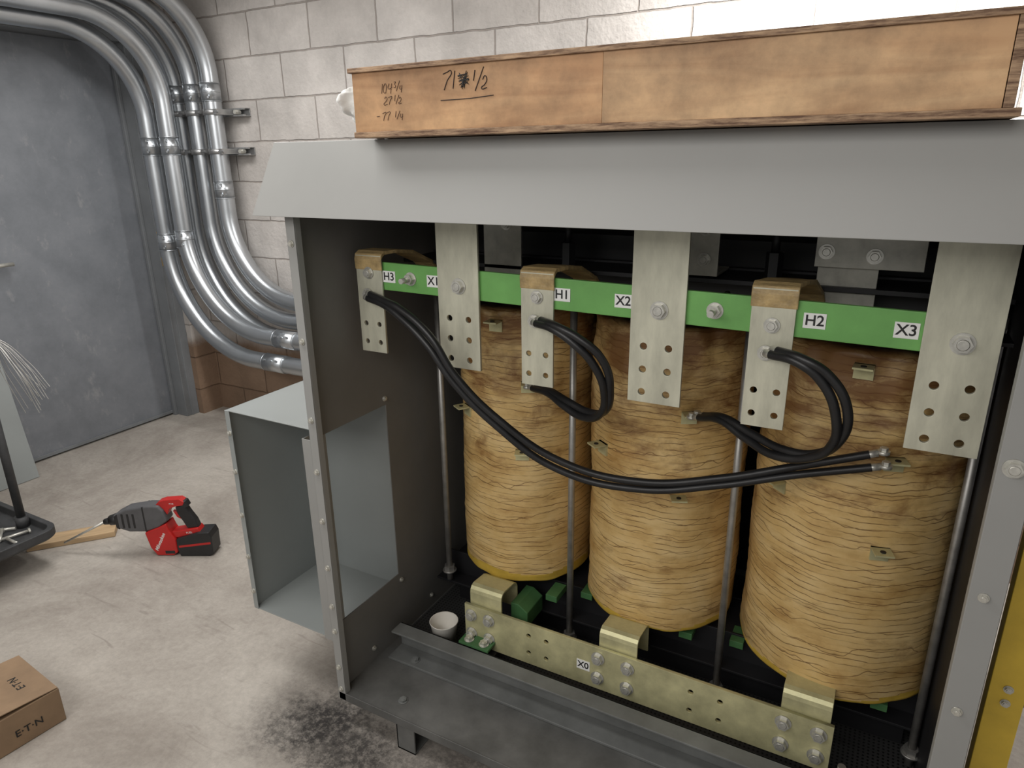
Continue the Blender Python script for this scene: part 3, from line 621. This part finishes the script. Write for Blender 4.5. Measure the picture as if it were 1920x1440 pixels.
cu_pts=[(-.702,yq,1.684),(-.684,yq,1.687),(-.701,yq,1.680),(-.682,yq,1.683),(-.700,yq,1.675),(-.682,yq,1.679),(-.699,yq,1.670),(-.683,yq,1.674),(-.696,yq,1.666),(-.685,yq,1.690),(-.694,yq,1.664),(-.683,yq,1.688),(-.690,yq,1.665),(-.699,yq,1.688),(-.681,yq,1.670),(-.700,yq,1.677),(-.680,yq,1.677)]
tube('handwriting_scribble',cu_pts,.0016,ink,fb,res=2)
tube('handwriting_underline',[(-.74,yq,1.6465),(-.68,yq,1.647),(-.632,yq,1.650)],.0008,handd,fb,res=2)
bm=bmesh.new(); bmesh.ops.create_icosphere(bm,subdivisions=5,radius=1)
for v in bm.verts:
    p=v.co.copy(); n_=noise.noise(p*1.8)*.35+noise.noise(p*5)*.18
    v.co=Vector((p.x*.026*(1.25-.6*p.z),p.y*.12,p.z*.058))*(1+n_)
tag(mobj('foam_padding',bm,foam,M=T(-.982,1.25,1.656),recenter=False,smooth=True),"crumpled white foam sheet tucked beside the plywood crate","packing foam")

# ------------------------------------------------------------------ ladder
ld=empty('step_ladder',(.45,1.3,0),"yellow fiberglass step ladder standing beside the cabinet","ladder")
for x in(.262,.70):
    r=boxes('rail',[(x,x+.055,1.30,1.305,0,1.40),(x,x+.004,1.305,1.335,0,1.40),(x+.051,x+.055,1.305,1.335,0,1.40)],yellow,ld,bevel=.001)
    for z in(.3,.33,.6,.63,.9,.93,1.2):
        bolt(SM,T(x+.028,1.30,z),r)
for z in(.3,.6,.9,1.2): boxes('step',[(.317,.70,1.30,1.38,z,z+.02)],strutm,ld)

# ------------------------------------------------------------------ floor things
ct=empty('service_cart',(-3.0,.9,0),"black plastic service cart with low tray and steel posts","cart")
def tray(z,h,x1=-2.775,y1=1.262):
    x0,y0=-3.30,.45
    bm=bmesh.new()
    def rr(ins,zz,rad):
        out=[]
        for (cx,cy,a) in((x1-ins-rad,y1-ins-rad,0),(x0+ins+rad,y1-ins-rad,90),(x0+ins+rad,y0+ins+rad,180),(x1-ins-rad,y0+ins+rad,270)):
            for i in range(7):
                t=math.radians(a+15*i); out.append(bm.verts.new((cx+rad*math.cos(t),cy+rad*math.sin(t),zz)))
        return out
    R_=[rr(.012,z,.05),rr(0,z+.01,.06),rr(0,z+h,.06),rr(.022,z+h,.045),rr(.026,z+.014,.04)]
    for k in range(4):
        n=len(R_[k])
        for i in range(n): bm.faces.new([R_[k][i],R_[k][(i+1)%n],R_[k+1][(i+1)%n],R_[k+1][i]])
    bm.faces.new(R_[0]); bm.faces.new(R_[-1])
    return mobj('tray',bm,cartm,parent=ct,bevel=.003)
tray(.130,.043); tray(.80,.07,-2.90,1.27)
for x,y in((-2.965,1.215),(-3.24,1.215),(-2.965,.51),(-3.24,.51)):
    bm=bmesh.new(); cyl(bm,(x,y,.142),(x,y,.81),.016); cyl(bm,(x,y,.142),(x,y,.19),.024); mobj('post',bm,cartm,parent=ct)
for x,y in((-3.02,1.05),(-3.20,1.05),(-3.02,.6),(-3.20,.6)):
    bm=bmesh.new(); cyl(bm,(x-.013,y,.05),(x+.013,y,.05),.05); addbox(bm,x-.02,x+.02,y-.015,y+.015,.08,.132); mobj('caster',bm,blackp,parent=ct)
e=empty('tie_wire_bundle',(-3.0,1.2,.8),"bundle of thin grey tie wires hanging off the cart","wire")
for i in range(18):
    a=random.uniform(-.04,.04); b_=random.uniform(-.05,.05)
    p=[(-3.25+a,1.05+b_,.885+.01*random.random()),(-3.10+a,1.2+b_*.6,.93+.03*random.random()),(-3.02+a*.6,1.29+b_*.4,.91),(-2.95+a,1.33+b_,.80+a),(-2.90+a*1.5,1.36+b_,.66+b_)]
    tube('wire',p,.0013,wirem,e,bez=True,res=1)
for i in range(5):
    x=-2.85-.045*i; y=1.12+.03*(i%2); bm=bmesh.new(); d=Vector((math.cos(i*1.3),math.sin(i*1.3),0))*.045
    zz=.1555; cyl(bm,Vector((x,y,zz))-d,Vector((x,y,zz))+d,.006,n=12); cyl(bm,Vector((x,y,zz))+d,Vector((x,y,zz))+d*1.15,.011,n=6)
    tag(mobj('steel_bolt',bm,steel),"loose steel bolt lying in the cart tray","bolt",group="loose bolts in the cart tray")
bm=bmesh.new()
p=[(-3.74,1.66,0),(-3.74,1.38,0),(-3.925,1.38,.72),(-3.925,1.69,.72)]
p=[Vector(q) for q in p]; nrm=(p[1]-p[0]).cross(p[3]-p[0]).normalized()*.003
a=[bm.verts.new(q+Vector((.0,0,.003))) for q in p]; b_=[bm.verts.new(q+nrm+Vector((0,0,.003))) for q in p]
bm.faces.new(a); bm.faces.new(b_[::-1])
for i in range(4): bm.faces.new([a[i],a[(i+1)%4],b_[(i+1)%4],b_[i]])
tag(mobj('sheet_metal_cover',bm,graybox),"flat grey sheet metal cover leaning against the door","metal panel")
Mw=T(-2.950,1.375,0)@Matrix.Rotation(math.radians(50),4,'Z')
tag(boxes('wood_block',[(-.16,.17,-.045,.045,0.001,.026)],pine,M=Mw,bevel=.002),"short offcut of pale pine lumber lying on concrete","wood block")
# drill
Md=T(-2.305,1.605,0)@Matrix.Rotation(math.radians(28.1),4,'Z')
dl=empty('rotary_hammer_drill',(0,0,0),"red and black cordless rotary hammer drill standing on concrete","drill",M=Md)
def D(px,py): return ((px-412)*.00225,max(0.001,(1041-py)*.0023))
def dp(name,pts,hw_,mat,bev=.006,seg=3): return prism(name,[D(*q) for q in pts],-hw_,hw_,mat,dl,Md,bevel=bev,seg=seg)
dp('gear_housing',[(238,960),(262,948),(300,942),(322,942),(330,952),(335,972),(318,984),(292,993),(262,993),(240,985)],.030,dgray,.008)
for x_ in (252,262,272): 
    bm=bmesh.new(); addbox(bm,D(x_,0)[0],D(x_+4,0)[0],-.031,.031,D(0,985)[1],D(0,957)[1]); mobj('vent_rib',bm,blackp,Md,dl,bevel=.001)
dp('housing_seam',[(292,944),(295,943.5),(295,992),(292,992.5)],.0303,blackp,.0004)
dp('grip_band',[(238,962),(246,957),(246,988),(240,985)],.0315,blackp,.004)
dp('motor_housing',[(290,994),(318,983),(332,976),(336,990),(345,1008),(345,1034),(336,1041),(306,1041),(296,1024)],.034,redp,.006)
dp('motor_vent',[(322,1030),(340,1030),(340,1036),(322,1036)],.0346,blackp,.001)
dp('rear_cap',[(316,942),(322,936),(332,933),(360,931),(369,937),(365,944),(350,946),(340,950),(334,962),(328,950)],.018,redp,.003)
dp('handle',[(350,947),(367,943),(374,958),(383,974),(387,988),(366,990),(360,976),(352,960)],.016,blackp,.005)
dp('handle_overmold',[(356,933),(370,936),(374,946),(368,950),(358,944)],.0165,blackp,.003)
dp('trigger',[(343,956),(352,960),(357,973),(349,969)],.008,redp,.0015)
dp('battery_mount',[(338,994),(386,987),(391,996),(350,1006),(340,1006)],.024,redp,.004)
dp('battery',[(347,1006),(388,994),(408,993),(412,1003),(411,1036),(404,1041),(350,1041),(346,1026)],.038,blackp,.004)
prism('battery_stripe',[D(350,1019),D(409,1012),D(409,1016),D(350,1023)],-.0387,-.037,redp,dl,Md,bevel=0)
def dc(name,a,b,r0,r1,mat,n=28):
    bm=bmesh.new(); A=D(*a);B=D(*b); cyl(bm,(A[0],0,A[1]),(B[0],0,B[1]),r0,r1,n); return mobj(name,bm,mat,Md,dl)
dc('chuck',(241,972),(224,976),.026,.021,blackp); dc('chuck_collar',(226,976),(212,979),.017,.012,blackp)
dc('drill_bit',(214,978),(128,1021),.0055,.004,steel)
text('Milwaukee',.021,Md@T(*[D(316,1012)[0],-.0345,D(316,1012)[1]])@FY@Matrix.Rotation(math.radians(62),4,'Z'),white,dl,shear=.2,off=.0003)
text('FUEL',.012,Md@T(D(370,996)[0],-.0245,D(366,996)[1])@FY@Matrix.Rotation(math.radians(8),4,'Z'),white,dl)
text('M18',.010,Md@T(D(345,940)[0],-.0184,D(345,940)[1])@FY,white,dl)
# cardboard box
Mb=T(-1.94,.775,0)@Matrix.Rotation(math.radians(-5),4,'Z')
cb=empty('cardboard_box',(0,0,0),"closed brown cardboard carton with printed logo on the floor","box",M=Mb)
boxes('carton',[(-.25,0,-.38,0,.001,.112)],cardb,cb,Mb,bevel=.002)
Mf=Mb@T(0,-.002,.113)@Matrix.Rotation(math.radians(-4.5),4,'X')
boxes('flap',[(-.249,-.001,-.187,0,.0,.003)],cardb,cb,Mf,bevel=.0006)
boxes('flap',[(-.25,0,-.379,-.200,.1125,.116)],cardd,cb,Mb,bevel=.0008)
text('E\u00b7T\u00b7N',.030,Mb@T(.0012,-.09,.045)@FX,ink,cb,off=.0002)
text('E\u00b7T\u00b7N',.030,Mf@T(-.11,-.06,.0036)@Matrix.Rotation(math.radians(180),4,'Z'),ink,cb,off=.0002)

# ------------------------------------------------------------------ lights
def area(name,loc,size,power,color=(1,1,1),target=None,sy=None):
    l=bpy.data.lights.new(name,'AREA'); l.energy=power; l.size=size; l.color=color
    if sy: l.shape='RECTANGLE'; l.size_y=sy
    o=bpy.data.objects.new(name,l); COL.objects.link(o); o.location=loc
    if target is not None: o.rotation_euler=(Vector(target)-Vector(loc)).to_track_quat('-Z','Y').to_euler()
    return o
area('ceiling_lamp_back',(.0,2.40,2.44),1.4,56,(1,.985,.96),sy=.15)
area('ceiling_lamp_left',(-1.7,.75,2.46),1.2,19,(1,.985,.96),sy=.5)
area('corner_fill',(-2.6,1.8,2.46),1.4,25,(1,.985,.96),sy=.4)  # added fill that brightens the door and conduits, not a room fixture
area('front_fill',(-.9,-.7,2.30),2.4,43,(1,.975,.94),target=(-.5,1.5,.7),sy=1.2)  # large soft fill added on the camera side for hood and coils
w=bpy.data.worlds.new('world'); scene.world=w; w.use_nodes=True
w.node_tree.nodes['Background'].inputs[0].default_value=(1,.985,.96,1); w.node_tree.nodes['Background'].inputs[1].default_value=.38

# ------------------------------------------------------------------ camera
f=1290.0
nX=Vector((2460,390,-f)).normalized(); Zd=Vector((40,3880,f)).normalized(); Zd=(Zd-nX*Zd.dot(nX)).normalized()
Yv=nX.cross(Zd)
if Yv.z<0: Yv=-Yv
right=Vector((nX.x,Yv.x,-Zd.x)); down=Vector((nX.y,Yv.y,-Zd.y)); fwd=Vector((nX.z,Yv.z,-Zd.z))
cd=bpy.data.cameras.new('camera'); cd.sensor_width=36; cd.lens=f/1920*36; cd.clip_start=.02
co=bpy.data.objects.new('camera',cd); COL.objects.link(co)
R3=Matrix((right,-down,-fwd)).transposed()
co.matrix_world=T(0,0,1.55)@R3.to_4x4()
scene.camera=co
